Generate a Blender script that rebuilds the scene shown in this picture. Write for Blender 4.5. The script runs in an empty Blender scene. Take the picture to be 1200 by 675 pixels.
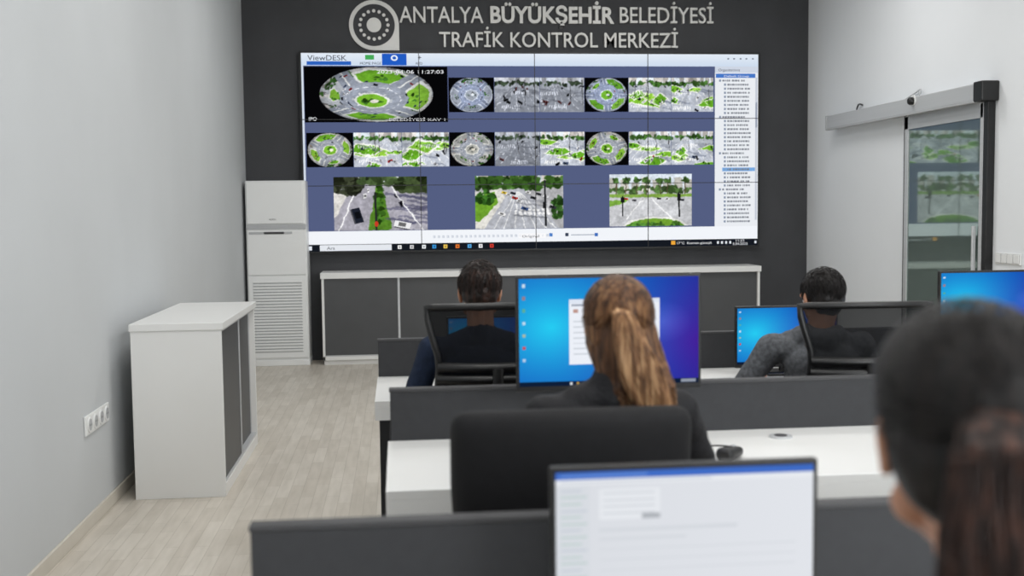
import bpy, bmesh, math, random
import numpy as np
from mathutils import Vector, Matrix, Euler
random.seed(4); rng=np.random.RandomState(7)
SC=bpy.context.scene; COL=SC.collection
SC.view_settings.view_transform='Standard'
SC.view_settings.look='None'

# ------------------------------------------------------------------ materials
def s2l(c):
    c=np.asarray(c,dtype=float)
    return np.where(c<=.04045,c/12.92,((c+.055)/1.055)**2.4)
def hexl(r,g,b): 
    v=s2l(np.array([r,g,b])/255.); return (float(v[0]),float(v[1]),float(v[2]),1)
def mat(name,rgb,rough=.5,metal=0,var=.06,scale=8,bump=0,bscale=60,spec=.5,stretch=(1,1,1),coat=0,sheen=0):
    m=bpy.data.materials.new(name); m.use_nodes=True; nt=m.node_tree; b=nt.nodes['Principled BSDF']
    c=hexl(*rgb)
    tc=nt.nodes.new('ShaderNodeTexCoord'); mp=nt.nodes.new('ShaderNodeMapping'); mp.inputs['Scale'].default_value=stretch
    nt.links.new(tc.outputs['Object'],mp.inputs[0])
    n=nt.nodes.new('ShaderNodeTexNoise'); n.inputs['Scale'].default_value=scale; n.inputs['Detail'].default_value=4
    nt.links.new(mp.outputs[0],n.inputs['Vector'])
    r=nt.nodes.new('ShaderNodeValToRGB'); nt.links.new(n.outputs['Fac'],r.inputs[0])
    r.color_ramp.elements[0].position=.3; r.color_ramp.elements[1].position=.7
    r.color_ramp.elements[0].color=tuple(x*(1-var) for x in c[:3])+(1,)
    r.color_ramp.elements[1].color=tuple(min(1,x*(1+var)) for x in c[:3])+(1,)
    nt.links.new(r.outputs[0],b.inputs['Base Color'])
    b.inputs['Roughness'].default_value=rough; b.inputs['Metallic'].default_value=metal
    b.inputs['Specular IOR Level'].default_value=spec
    b.inputs['Coat Weight'].default_value=coat
    b.inputs['Sheen Weight'].default_value=sheen
    if bump>0:
        n2=nt.nodes.new('ShaderNodeTexNoise'); n2.inputs['Scale'].default_value=bscale; n2.inputs['Detail'].default_value=3
        nt.links.new(mp.outputs[0],n2.inputs['Vector'])
        bp=nt.nodes.new('ShaderNodeBump'); bp.inputs['Strength'].default_value=bump; bp.inputs['Distance'].default_value=.01
        nt.links.new(n2.outputs['Fac'],bp.inputs['Height']); nt.links.new(bp.outputs[0],b.inputs['Normal'])
    return m
def emat(name,rgb=None,strength=1.0):
    m=bpy.data.materials.new(name); m.use_nodes=True; nt=m.node_tree; nt.nodes.clear()
    o=nt.nodes.new('ShaderNodeOutputMaterial'); e=nt.nodes.new('ShaderNodeEmission'); e.inputs[1].default_value=strength
    if rgb is None:
        a=nt.nodes.new('ShaderNodeAttribute'); a.attribute_name='col'; nt.links.new(a.outputs['Color'],e.inputs[0])
    else: e.inputs[0].default_value=hexl(*rgb)
    nt.links.new(e.outputs[0],o.inputs[0]); return m

M={}
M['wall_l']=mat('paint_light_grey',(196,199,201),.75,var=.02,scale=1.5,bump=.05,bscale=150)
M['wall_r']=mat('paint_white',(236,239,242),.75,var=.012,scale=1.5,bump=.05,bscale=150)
M['wall_dark']=mat('charcoal_panel',(56,57,60),.6,var=.10,scale=5,bump=.08,bscale=90,stretch=(1,1,.6))
M['ceil']=mat('ceiling_white',(225,225,225),.8,var=.01)
M['white']=mat('white_laminate',(230,230,228),.35,var=.01,scale=3)
M['white_ac']=mat('white_plastic',(232,233,232),.35,var=.01,scale=3)
M['grey_lt']=mat('light_grey_plastic',(176,178,180),.4,var=.02)
M['door_grey']=mat('graphite_laminate',(72,73,75),.45,var=.05,scale=4)
M['part']=mat('graphite_fabric_board',(49,50,53),.7,var=.08,scale=30,bump=.1,bscale=300)
M['alu']=mat('brushed_aluminium',(196,198,200),.4,metal=.25,var=.03,scale=6,stretch=(1,.1,10))
M['silver']=mat('silver_letter',(220,219,215),.45,metal=.2,var=.03)
M['black']=mat('black_plastic',(18,18,19),.4,var=.15,scale=20)
M['blackm']=mat('matte_black',(21,21,23),.75,var=.15,scale=40,bump=.15,bscale=350,spec=.3)
M['trim']=mat('trim_cream',(206,200,188),.5,var=.03)
M['dk']=mat('dark_print',(60,60,62),.6)
M['skin']=mat('skin',(205,158,132),.5,var=.05,scale=14,bump=.05,bscale=250)
M['skin2']=mat('skin_tan',(186,134,106),.5,var=.05,scale=14)
M['lip']=mat('lips',(166,92,86),.45)
M['eye']=mat('eye_white',(232,230,226),.2)
M['iris']=mat('iris_brown',(60,38,24),.2)
M['rubber']=mat('rubber',(30,30,31),.8)

def floor_mat():
    m=bpy.data.materials.new('laminate_floor'); m.use_nodes=True; nt=m.node_tree; b=nt.nodes['Principled BSDF']
    tc=nt.nodes.new('ShaderNodeTexCoord'); mp=nt.nodes.new('ShaderNodeMapping'); mp.inputs['Rotation'].default_value=(0,0,math.pi/2)
    nt.links.new(tc.outputs['Object'],mp.inputs[0])
    br=nt.nodes.new('ShaderNodeTexBrick'); nt.links.new(mp.outputs[0],br.inputs['Vector'])
    br.inputs['Color1'].default_value=hexl(212,205,194); br.inputs['Color2'].default_value=hexl(198,190,178); br.inputs['Mortar'].default_value=hexl(176,168,156)
    br.inputs['Scale'].default_value=1; br.inputs['Mortar Size'].default_value=.0012; br.inputs['Brick Width'].default_value=.42; br.inputs['Row Height'].default_value=.07
    br.inputs['Bias'].default_value=-.1; br.offset=.37; br.offset_frequency=2
    n=nt.nodes.new('ShaderNodeTexNoise'); mp2=nt.nodes.new('ShaderNodeMapping'); mp2.inputs['Scale'].default_value=(26,3.5,1)
    nt.links.new(tc.outputs['Object'],mp2.inputs[0]); nt.links.new(mp2.outputs[0],n.inputs['Vector']); n.inputs['Scale'].default_value=1; n.inputs['Detail'].default_value=6
    r=nt.nodes.new('ShaderNodeValToRGB'); r.color_ramp.elements[0].position=.3; r.color_ramp.elements[0].color=(.86,.855,.84,1); r.color_ramp.elements[1].position=.65; r.color_ramp.elements[1].color=(1.0,1.0,1.0,1)
    nt.links.new(n.outputs['Fac'],r.inputs[0])
    mx=nt.nodes.new('ShaderNodeMix'); mx.data_type='RGBA'; mx.blend_type='MULTIPLY'; mx.inputs[0].default_value=1
    nt.links.new(br.outputs['Color'],mx.inputs[6]); nt.links.new(r.outputs[0],mx.inputs[7]); nt.links.new(mx.outputs[2],b.inputs['Base Color'])
    b.inputs['Roughness'].default_value=.42; b.inputs['Specular IOR Level'].default_value=.35
    return m
M['floor']=floor_mat()
def hair_mat(name,c1,c2,c3,rough=.45,st=(60,60,4)):
    m=bpy.data.materials.new(name); m.use_nodes=True; nt=m.node_tree; b=nt.nodes['Principled BSDF']
    tc=nt.nodes.new('ShaderNodeTexCoord'); mp=nt.nodes.new('ShaderNodeMapping'); mp.inputs['Scale'].default_value=st
    nt.links.new(tc.outputs['Object'],mp.inputs[0]); n=nt.nodes.new('ShaderNodeTexNoise'); n.inputs['Scale'].default_value=1.4; n.inputs['Detail'].default_value=5
    nt.links.new(mp.outputs[0],n.inputs['Vector']); r=nt.nodes.new('ShaderNodeValToRGB'); nt.links.new(n.outputs['Fac'],r.inputs[0])
    r.color_ramp.elements[0].position=.33; r.color_ramp.elements[0].color=hexl(*c1); r.color_ramp.elements[1].position=.70; r.color_ramp.elements[1].color=hexl(*c3)
    e=r.color_ramp.elements.new(.5); e.color=hexl(*c2)
    nt.links.new(r.outputs[0],b.inputs['Base Color']); b.inputs['Roughness'].default_value=rough; b.inputs['Specular IOR Level'].default_value=.3
    return m
M['hair_black']=hair_mat('hair_black',(10,8,8),(18,14,13),(31,25,23))
M['hair_dark']=hair_mat('hair_dark_brown',(16,12,11),(32,22,18),(62,40,31))
M['hair_blond']=hair_mat('hair_blond_brown',(52,33,22),(92,61,39),(144,106,71))
M['hair_blond_tips']=hair_mat('hair_blond_tips',(72,48,32),(134,96,64),(200,162,120))
M['hair_dark_tips']=hair_mat('hair_dark_tips',(20,13,11),(42,27,22),(78,50,40))

# ------------------------------------------------------------------ helpers
def group(name,loc=(0,0,0),rot=(0,0,0)):
    e=bpy.data.objects.new(name,None); e.location=loc; e.rotation_euler=rot; e.empty_display_size=.1; COL.objects.link(e); return e
def parent(o,g,local=False):
    if g is not None:
        o.parent=g
        if not local: o.matrix_parent_inverse=Matrix.Translation(-Vector(g.location))
    return o
def mkobj(name,me,m=None,g=None,local=False,smooth=False):
    o=bpy.data.objects.new(name,me); COL.objects.link(o)
    if m is not None: me.materials.append(m)
    if smooth: me.polygons.foreach_set('use_smooth',[True]*len(me.polygons))
    return parent(o,g,local)
def box(name,x0,x1,y0,y1,z0,z1,m,g=None,bev=0,local=False,seg=2):
    bm=bmesh.new(); bmesh.ops.create_cube(bm,size=1)
    for v in bm.verts: v.co=Vector(((x0+x1)/2+v.co.x*(x1-x0),(y0+y1)/2+v.co.y*(y1-y0),(z0+z1)/2+v.co.z*(z1-z0)))
    if bev>0: bmesh.ops.bevel(bm,geom=list(bm.edges),offset=bev,segments=seg,profile=.5,affect='EDGES')
    me=bpy.data.meshes.new(name); bm.to_mesh(me); bm.free(); return mkobj(name,me,m,g,local)
def cyl(name,p0,p1,r0,r1,m,g=None,local=False,n=24,smooth=True):
    p0=Vector(p0);p1=Vector(p1); d=p1-p0; bm=bmesh.new()
    bmesh.ops.create_cone(bm,cap_ends=True,segments=n,radius1=r0,radius2=r1,depth=d.length)
    q=Vector((0,0,1)).rotation_difference(d.normalized()).to_matrix().to_4x4(); q.translation=(p0+p1)/2
    bmesh.ops.transform(bm,matrix=q,verts=bm.verts)
    me=bpy.data.meshes.new(name); bm.to_mesh(me); bm.free()
    for p in me.polygons: p.use_smooth = len(p.vertices)==4 and smooth
    return mkobj(name,me,m,g,local)
def rbox(name,c,half,r,m,g=None,local=False,n=14,fn=None,rot=None):
    bm=bmesh.new(); bmesh.ops.create_cube(bm,size=2); bmesh.ops.subdivide_edges(bm,edges=list(bm.edges),cuts=n,use_grid_fill=True)
    for v in bm.verts:
        p=[0,0,0]; inner=[0,0,0]
        for i in range(3):
            t=v.co[i]; s=math.copysign(abs(math.sin(t*math.pi/2))**.75,t) if abs(t)<1 else t
            p[i]=s*half[i]; lim=half[i]-r; inner[i]=max(-lim,min(lim,p[i]))
        d=Vector(p)-Vector(inner)
        q=Vector(inner)+(d.normalized()*r if d.length>1e-6 else Vector((0,0,0)))
        if fn: q=fn(q)
        if rot is not None: q=rot@q
        v.co=q+Vector(c)
    me=bpy.data.meshes.new(name); bm.to_mesh(me); bm.free(); return mkobj(name,me,m,g,local,smooth=True)
def curve(name,pts_list,r,m,g=None,local=False,cyclic=False,res=2,kind='POLY',radii=None,order=3):
    c=bpy.data.curves.new(name,'CURVE'); c.dimensions='3D'; c.bevel_depth=r; c.bevel_resolution=res; c.use_fill_caps=True
    for k,pts in enumerate(pts_list):
        s=c.splines.new('NURBS' if kind=='NURBS' else 'POLY'); s.points.add(len(pts)-1)
        for i,p in enumerate(pts):
            s.points[i].co=(p[0],p[1],p[2],1)
            if radii is not None: s.points[i].radius=radii[i]
        if kind=='NURBS': s.order_u=min(order,len(pts)); s.use_endpoint_u=not cyclic; s.resolution_u=6
        s.use_cyclic_u=cyclic
    c.materials.append(m); o=bpy.data.objects.new(name,c); COL.objects.link(o); return parent(o,g,local)
def text(name,body,x,z,y,m,g,size=.1,width=None,height=None,bold=0,ext=0,align='LEFT',local=False,sy=None):
    c=bpy.data.curves.new(name,'FONT'); c.body=body; c.size=size; c.offset=bold; c.extrude=ext; c.align_x=align; c.resolution_u=3
    c.materials.append(m); o=bpy.data.objects.new(name,c); COL.objects.link(o)
    bpy.context.view_layer.update(); d=o.dimensions.copy()
    sx=1; 
    if sy is None: sy=height/d.y if height else 1
    if width: sx=width/d.x
    else: sx=sy
    bb=[Vector(b) for b in o.bound_box]; xm=min(b.x for b in bb)
    o.scale=(sx,sy,1); o.rotation_euler=(math.pi/2,0,0); o.location=(x-(xm*sx if align=='LEFT' else 0),y,z)
    o['sy']=sy
    return parent(o,g,local)
class Flat:
    """one mesh of coloured flat polygons in an XZ plane facing -Y"""
    def __init__(s): s.v=[];s.f=[];s.c=[]
    def poly(s,pts,col,y):
        b=len(s.v); s.v+=[(p[0],y,p[1]) for p in pts]; s.f.append(list(range(b,b+len(pts)))); s.c.append(list(s2l(np.array(col)/255.))+[1])
    def rect(s,x0,x1,z0,z1,col,y): s.poly([(x0,z0),(x1,z0),(x1,z1),(x0,z1)],col,y)
    def ell(s,cx,cz,rx,rz,col,y,n=24): s.poly([(cx+rx*math.cos(t*2*math.pi/n),cz+rz*math.sin(t*2*math.pi/n)) for t in range(n)],col,y)
    def build(s,name,m,g,local=False):
        me=bpy.data.meshes.new(name); me.from_pydata(s.v,[],s.f); a=me.color_attributes.new('col','FLOAT_COLOR','CORNER')
        buf=[]
        for f,c in zip(s.f,s.c): buf+=c*len(f)
        a.data.foreach_set('color',buf); return mkobj(name,me,m,g,local)
def img_mesh(name,arr,x0,x1,z0,z1,y,m,g=None,local=False):
    arr=np.clip(arr,0,1)
    h,w,_=arr.shape; xs=np.linspace(x0,x1,w); zs=np.linspace(z1,z0,h); X,Z=np.meshgrid(xs,zs)
    V=np.stack([X,0*X+y,Z],-1).reshape(-1,3)
    i=np.arange(h*w).reshape(h,w); F=np.stack([i[1:,:-1],i[1:,1:],i[:-1,1:],i[:-1,:-1]],-1).reshape(-1,4)
    me=bpy.data.meshes.new(name); me.vertices.add(len(V)); me.vertices.foreach_set('co',V.ravel())
    me.loops.add(F.size); me.loops.foreach_set('vertex_index',F.ravel().astype(np.int32)); me.polygons.add(len(F))
    me.polygons.foreach_set('loop_start',np.arange(0,F.size,4,dtype=np.int32)); me.update(calc_edges=True)
    a=me.color_attributes.new('col','FLOAT_COLOR','POINT')
    c=np.ones((h*w,4)); c[:,:3]=s2l(arr).reshape(-1,3); a.data.foreach_set('color',c.ravel()); return mkobj(name,me,m,g,local)

# ------------------------------------------------------------------ raster painter for the screens
def smooth_noise(h,w,k,r):
    a=r.rand(h//k+3,w//k+3); yy=np.arange(h)/k; xx=np.arange(w)/k; yi=yy.astype(int); xi=xx.astype(int); fy=(yy-yi)[:,None]; fx=(xx-xi)[None]
    return (a[yi][:,xi]*(1-fy)*(1-fx)+a[yi+1][:,xi]*fy*(1-fx)+a[yi][:,xi+1]*(1-fy)*fx+a[yi+1][:,xi+1]*fy*fx)-.5
class Im:
    def __init__(s,w,h,col):
        s.w,s.h=w,h; s.a=np.zeros((h,w,3))+np.array(col)/255.; s.X,s.Y=np.meshgrid(np.linspace(0,1,w),np.linspace(0,1,h))
    def mask(s,m,col,al=1): 
        s.a[m]=s.a[m]*(1-al)+np.array(col)/255.*al
    def poly(s,pts,col,al=1):
        ins=np.zeros(s.X.shape,bool); n=len(pts)
        for i in range(n):
            x1,y1=pts[i]; x2,y2=pts[(i+1)%n]
            if y1==y2: continue
            ins^=((y1>s.Y)!=(y2>s.Y))&(s.X<(x2-x1)*(s.Y-y1)/(y2-y1)+x1)
        s.mask(ins,col,al)
    def rect(s,x0,x1,y0,y1,col,al=1): s.mask((s.X>=x0)&(s.X<=x1)&(s.Y>=y0)&(s.Y<=y1),col,al)
    def ell(s,cx,cy,rx,ry,col,al=1): s.mask(((s.X-cx)/rx)**2+((s.Y-cy)/ry)**2<=1,col,al)
    def ring(s,cx,cy,rx,ry,w,col,al=1):
        d=np.sqrt(((s.X-cx)/rx)**2+((s.Y-cy)/ry)**2); s.mask(np.abs(d-1)<w,col,al)
    def line(s,x0,y0,x1,y1,w,col,al=1):
        dx,dy=x1-x0,y1-y0; L=dx*dx+dy*dy; t=np.clip(((s.X-x0)*dx+(s.Y-y0)*dy)/L,0,1)
        d=np.hypot(s.X-x0-t*dx,s.Y-y0-t*dy); s.mask(d<w,col,al)
    def photo(s,warp=2.2,con=1.15,sat=1.15,k=7,lift=-.005):
        """lens-like softness, uneven edges, grain"""
        dx=smooth_noise(s.h,s.w,k,rng)*warp*2; dy=smooth_noise(s.h,s.w,k,rng)*warp*2
        yy,xx=np.mgrid[0:s.h,0:s.w]; s.a=s.a[np.clip((yy+dy).astype(int),0,s.h-1),np.clip((xx+dx).astype(int),0,s.w-1)]
        lum=smooth_noise(s.h,s.w,11,rng)*.16+smooth_noise(s.h,s.w,4,rng)*.14+smooth_noise(s.h,s.w,2,rng)*.10
        s.a=s.a*(1+lum[...,None])
        a=np.pad(s.a,((1,1),(1,1),(0,0)),'edge'); s.a=.5*s.a+.125*(a[:-2,1:-1]+a[2:,1:-1]+a[1:-1,:-2]+a[1:-1,2:])
        g=s.a.mean(-1,keepdims=True); s.a=g+(s.a-g)*sat; s.a=np.clip((s.a-.5)*con+.5+lift,0,1); return s
    def trees(s,cx,cy,rx,ry,n=40,base=(52,78,40),r=.03):
        for i in range(n):
            a=rng.rand()*6.28; q=math.sqrt(rng.rand()); f=.55+rng.rand()*.8
            s.ell(cx+rx*q*math.cos(a),cy+ry*q*math.sin(a),r*(.5+rng.rand()),r*1.3*(.5+rng.rand()),tuple(min(255,c*f) for c in base),.9)
    def car(s,x,y,l,col,dirx=1.,diry=0.):
        n=math.hypot(dirx,diry); ux,uy=dirx/n,diry/n; px,py=-uy,ux; w=l*.45
        P=lambda a,b:(x+ux*a+px*b,y+(uy*a+py*b)*1.4)
        s.poly([P(-l,-w),P(l,-w),P(l*1.05,w*1.35),P(-l*.95,w*1.35)],(40,42,46),.7)
        s.poly([P(-l,-w),P(l,-w),P(l,w),P(-l,w)],col)
        s.poly([P(-l*.5,-w*.7),P(l*.4,-w*.7),P(l*.4,w*.6),P(-l*.5,w*.6)],tuple(c*.45 for c in col))
CARC=[(235,235,235),(40,42,46),(200,200,204),(70,80,100),(150,40,36),(240,240,242),(28,28,30)]
def junction(w,h,seed,green=.5,bright=1.,gray=False):
    global rng
    rng=np.random.RandomState(seed); im=Im(w,h,(170,174,180))
    im.rect(0,1,0,.16,(212,218,224))
    for i in range(12):
        x=rng.rand(); im.rect(x-.05,x+.05,.0,.1+.12*rng.rand(),tuple(int(v) for v in rng.randint(130,228)*np.array([1,.98,.96])),.85)
    im.trees(.5,.17,.6,.05,50,(68,96,54),.035)
    vx=.3+.4*rng.rand()
    im.poly([(0,.3),(1,.38),(1,.52),(0,.42)],(150,154,162))
    im.poly([(vx-.05,.16),(vx+.05,.16),(1.25,1),(-.2,1)],(178,182,190) if not gray else (146,150,158))
    if green>0:
        G=[(126,172,70),(104,152,58),(146,188,84)]
        for i in range(int(2+green*4)):
            cx,cy=rng.rand(),.28+.7*rng.rand(); sx=.14+.24*rng.rand(); sy=.06+.12*rng.rand(); sk=rng.rand()*.4-.2
            pts=[(cx-sx,cy+sy*.4),(cx-sx*.6,cy-sy*.3),(cx-sx*.2+sk,cy-sy),(cx+sx*.5,cy-sy*.8),(cx+sx,cy-sy*.1),(cx+sx*.6,cy+sy*.6),(cx+sx*.3-sk,cy+sy)]
            o=[(cx+(p[0]-cx)*1.15,cy+(p[1]-cy)*1.25) for p in pts]
            im.poly(o,(228,228,222)); im.poly(pts,G[i%3]); im.trees(cx,cy,sx*.5,sy*.5,4,(68,100,50),.02)
    for i in range(7):
        x=vx+(i-3)*.015; x2=vx+(i-3)*.28
        for q in range(6): im.line(x+(x2-x)*q/6.,.2+.13*q,x+(x2-x)*(q+.6)/6.,.2+.13*(q+.6),.004+.001*q,(236,236,234),.8)
    for k in range(2):
        y=.35+.4*k+.1*rng.rand(); x0=rng.rand()*.4
        for i in range(9): im.poly([(x0+i*.045,y),(x0+i*.045+.02,y),(x0+i*.047+.012,y+.09),(x0+i*.047-.012,y+.09)],(240,240,240),.85)
    for i in range(5):
        x=rng.rand(); y=.3+.6*rng.rand(); im.line(x,y,x+.25,y+.06,.02,(98,104,120),.45)
    for i in range(12 if gray else 7):
        y=.22+.75*rng.rand(); im.car(rng.rand(),y,.016+.04*y,CARC[rng.randint(len(CARC))],1 if rng.rand()<.6 else .3,.4 if rng.rand()<.5 else -.5)
    for i in range(2):
        x=rng.rand(); im.line(x,.05,x+.01,.5+.3*rng.rand(),.006,(70,70,72))
    im.photo()
    if gray:
        g=im.a.mean(-1,keepdims=True); im.a=im.a*.35+g*.65*np.array([.96,.99,1.06])
    im.a=np.clip(im.a*bright,0,1); return im
def roundabout(n,seed,green):
    global rng
    rng=np.random.RandomState(seed); im=Im(n,n,(186,188,190))
    for i in range(40):
        a=rng.rand()*6.28; r=.41+.1*rng.rand(); cx,cy=.5+r*math.cos(a),.5+r*math.sin(a); im.rect(cx-.03-.03*rng.rand(),cx+.04,cy-.03,cy+.03,tuple(int(v) for v in rng.randint(100,238)*np.array([1,.98,.96])),.9)
    for i in range(20):
        a=rng.rand()*6.28; r=.37+.12*rng.rand(); im.trees(.5+r*math.cos(a),.5+r*math.sin(a),.05,.04,7,(62,90,50),.02)
    a0=rng.rand()*1.5
    for k in range(4):
        a=a0+k*math.pi/2+rng.rand()*.25; im.line(.5,.5,.5+.7*math.cos(a),.5+.7*math.sin(a),.075,(152,156,164)); im.line(.5,.5,.5+.7*math.cos(a),.5+.7*math.sin(a),.008,(228,228,224))
        b=a+math.pi/4; c=(.5+.3*math.cos(b),.5+.3*math.sin(b)); q=.95+.4*rng.rand() if k!=int(seed)%4 else .6
        tri=[(c[0]+.15*q*math.cos(b+d)*s_,c[1]+.15*q*math.sin(b+d)*s_) for d,s_ in ((0,.8),(.7,1.),(1.3,1.3),(2.4,.6),(3.14,.7),(-1.9,.7),(-1.3,1.2),(-.6,1))]
        gc=((118,166,66),(138,180,80)) if green>0 else ((160,162,160),(174,174,172))
        im.poly([(c[0]+(p[0]-c[0])*1.2,c[1]+(p[1]-c[1])*1.2) for p in tri],(224,224,218)); im.poly(tri,gc[k%2])
        im.trees(c[0],c[1],.07,.07,6,(68,102,50),.016)
    im.ring(.5,.5,.2,.2,.3,(158,162,170)); im.ell(.5,.5,.12,.12,(226,226,220))
    im.ell(.5,.5,.105,.105,(126,172,70) if green>0 else (172,172,168)); im.trees(.5,.5,.07,.06,8,(70,104,52) if green>0 else (116,120,114),.018); im.ell(.52,.5,.03,.03,(226,222,210))
    for q in range(20): 
        b=q*.314; im.line(.5+.2*math.cos(b),.5+.2*math.sin(b),.5+.2*math.cos(b+.16),.5+.2*math.sin(b+.16),.004,(240,240,240),.8)
    for i in range(34):
        a=rng.rand()*6.28; r=.17+.28*rng.rand(); im.car(.5+r*math.cos(a),.5+r*math.sin(a),.016,CARC[rng.randint(len(CARC))],math.sin(a),-math.cos(a))
    im.photo(warp=2,k=9); return im
def fisheye(w,h,seed,green=1,ex=.48,ey=.49,tint=(1,1,1),n=170,sh=(0,0)):
    src=roundabout(n,seed,green).a; im=Im(w,h,(6,6,8))
    dx=(im.X-.5)/ex; dy=(im.Y-.5)/ey; r=np.hypot(dx,dy); k=r*(.40+.15*r**2)/np.maximum(r,1e-5)*.92
    sx=np.clip((.5+sh[0]*(1-r*r)+dx*k)*n,0,n-1).astype(int); sy=np.clip((.5+sh[1]*(1-r*r)+dy*k)*n,0,n-1).astype(int)
    m=r<1; im.a[m]=src[sy[m],sx[m]]*np.array(tint)*(1-.25*r[m][:,None]**4)
    return im
def street_a(w,h):
    global rng
    rng=np.random.RandomState(3); im=Im(w,h,(150,150,156)); im.rect(0,1,0,.2,(196,200,206))
    im.poly([(.3,.1),(.75,.1),(1.3,1),(-.3,1)],(164,162,170))
    im.poly([(.46,.1),(.5,.1),(.62,1),(.36,1)],(92,128,56)); im.trees(.48,.45,.035,.45,50,(70,104,48),.03)
    im.trees(.12,.15,.2,.16,70,(58,62,50),.045); im.trees(.85,.14,.22,.14,70,(64,74,52),.045); im.trees(.5,.06,.3,.06,40,(70,84,58),.04)
    for i in range(20):
        y=.3+.7*rng.rand(); x=.55+.5*rng.rand(); im.line(x,y,x+.3,y+.1*rng.rand(),.02,(84,84,104),.55)
    im.poly([(0,.3),(.14,.35),(0,.8)],(206,204,200)); im.line(.2,.35,.05,1,.007,(235,235,235)); im.line(.62,.2,.95,1,.007,(235,235,235))
    im.car(.33,.35,.035,(220,220,220),.2,1); im.car(.66,.35,.03,(60,60,70),.4,1); im.car(.36,.24,.025,(230,230,230),.1,1); im.car(.72,.5,.04,(40,40,48),.5,1)
    im.photo(warp=2.5,sat=1.1,lift=0,con=1.15)
    im.car(.25,.72,.10,(30,34,46),.25,1); im.car(.73,.9,.09,(238,238,240),1,.25)
    im.line(.44,.3,.45,1,.012,(40,44,40)); im.ell(.45,.88,.02,.05,(200,60,40)); return im
def street_b(w,h):
    global rng
    rng=np.random.RandomState(8); im=Im(w,h,(176,176,178)); im.rect(0,1,0,.22,(190,198,204))
    for i in range(7): im.rect(.05+i*.14,.15+i*.14,.0,.2,tuple(int(v) for v in rng.randint(120,215)*np.array([1,.98,.95])))
    im.trees(.5,.14,.6,.12,160,(62,88,46),.04)
    im.poly([(0,.3),(.3,.24),(.34,.5),(.1,1),(0,1)],(216,214,208)); im.poly([(0,.38),(.22,.3),(.26,.5),(.05,.85),(0,.85)],(112,152,62)); im.trees(.1,.4,.1,.12,36,(58,92,44),.03)
    im.poly([(.4,.24),(.55,.24),(.95,1),(.1,1)],(176,178,184))
    for i in range(7): im.line(.47+.004*i,.3,.2+i*.12,1,.005,(238,238,236),.8)
    for i in range(8): im.poly([(.45+i*.05,.62),(.475+i*.05,.62),(.47+i*.055,.74),(.44+i*.055,.74)],(240,240,240))
    im.trees(.93,.6,.06,.25,40,(60,90,48),.03)
    for i in range(5): y=.4+.5*rng.rand(); im.line(.45,y,.8,y+.05,.015,(110,112,118),.4)
    im.photo(warp=2.2,con=1.1)
    for x,y,c in ((.33,.32,(232,200,60)),(.38,.36,(230,230,230)),(.43,.33,(50,52,60)),(.45,.42,(180,50,40)),(.56,.62,(58,82,130)),(.3,.72,(236,236,236)),(.66,.42,(40,42,46)),(.5,.48,(225,225,228)),(.88,.6,(50,52,56)),(.6,.32,(230,230,230)),(.72,.35,(60,60,66)),(.8,.4,(220,220,222))): im.car(x,y,.022+.03*y,c,1,.35)
    im.line(.79,.1,.8,.95,.011,(40,42,44)); im.line(.8,.2,.6,.14,.007,(50,52,54)); im.rect(.765,.795,.5,.62,(30,30,32)); return im
def street_c(w,h):
    global rng
    rng=np.random.RandomState(12); im=Im(w,h,(192,192,194)); im.rect(0,1,0,.3,(222,230,238))
    for i in range(8): im.rect(.0+i*.13,.1+i*.13,.06+.05*(i%3),.34,tuple(int(v) for v in rng.randint(180,235)*np.array([1,.99,.96])))
    im.trees(.5,.3,.6,.06,90,(84,110,66),.028)
    for x in (.08,.2,.33,.44,.62,.7,.92):
        im.line(x,.12,x,.4,.006,(92,84,66)); im.trees(x,.12,.04,.05,16,(72,98,56),.02)
    im.rect(0,1,.38,.44,(132,162,84)); im.poly([(0,.44),(1,.44),(1,1),(0,1)],(194,195,198))
    im.poly([(.36,.44),(.56,.44),(.9,.8),(.1,.8)],(206,207,210)); im.line(.42,.46,.2,.85,.006,(250,250,250)); im.line(.5,.46,.75,.85,.006,(250,250,250))
    im.poly([(0,.5),(.25,.48),(.12,.58),(0,.62)],(124,162,78))
    im.ell(.55,1.02,.4,.2,(226,226,222)); im.ell(.55,1.04,.37,.19,(112,150,62)); im.trees(.55,.97,.3,.06,40,(76,114,54),.025)
    im.photo(warp=1.8,con=1.05)
    for x,y,c in ((.2,.47,(220,60,50)),(.88,.5,(40,44,52)),(.7,.48,(235,235,235)),(.3,.5,(80,80,86)),(.6,.47,(60,60,64))): im.car(x,y,.026,c,1,.1)
    im.line(.84,.36,.85,.82,.010,(32,34,36)); im.rect(.825,.865,.38,.52,(26,26,28)); im.line(.16,.42,.16,.8,.009,(40,42,44)); im.rect(.135,.185,.44,.54,(24,24,26)); return im

# ------------------------------------------------------------------ room
XL,XR,YB,YR,CH=-1.5642,4.4724,11.70,-3.2,4.1
box('floor',XL-.15,XR+.15,YR-.15,YB+.15,-.1,0,M['floor'])
box('ceiling',XL-.15,XR+.15,YR-.15,YB+.15,CH,CH+.1,M['ceil'])
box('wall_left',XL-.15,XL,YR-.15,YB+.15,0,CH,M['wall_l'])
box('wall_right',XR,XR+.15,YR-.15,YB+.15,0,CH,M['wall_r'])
box('wall_back',XL,XR,YB,YB+.15,0,CH,M['wall_dark'])
box('wall_rear',XL,XR,YR-.15,YR,0,CH,M['wall_r'])
box('baseboard_left',XL,XL+.015,YR,YB,0,.07,M['trim'],bev=.003)
box('baseboard_right',XR-.015,XR,YR,7.85,0,.07,M['trim'],bev=.003)

EM=emat('screen_picture'); 
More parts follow.
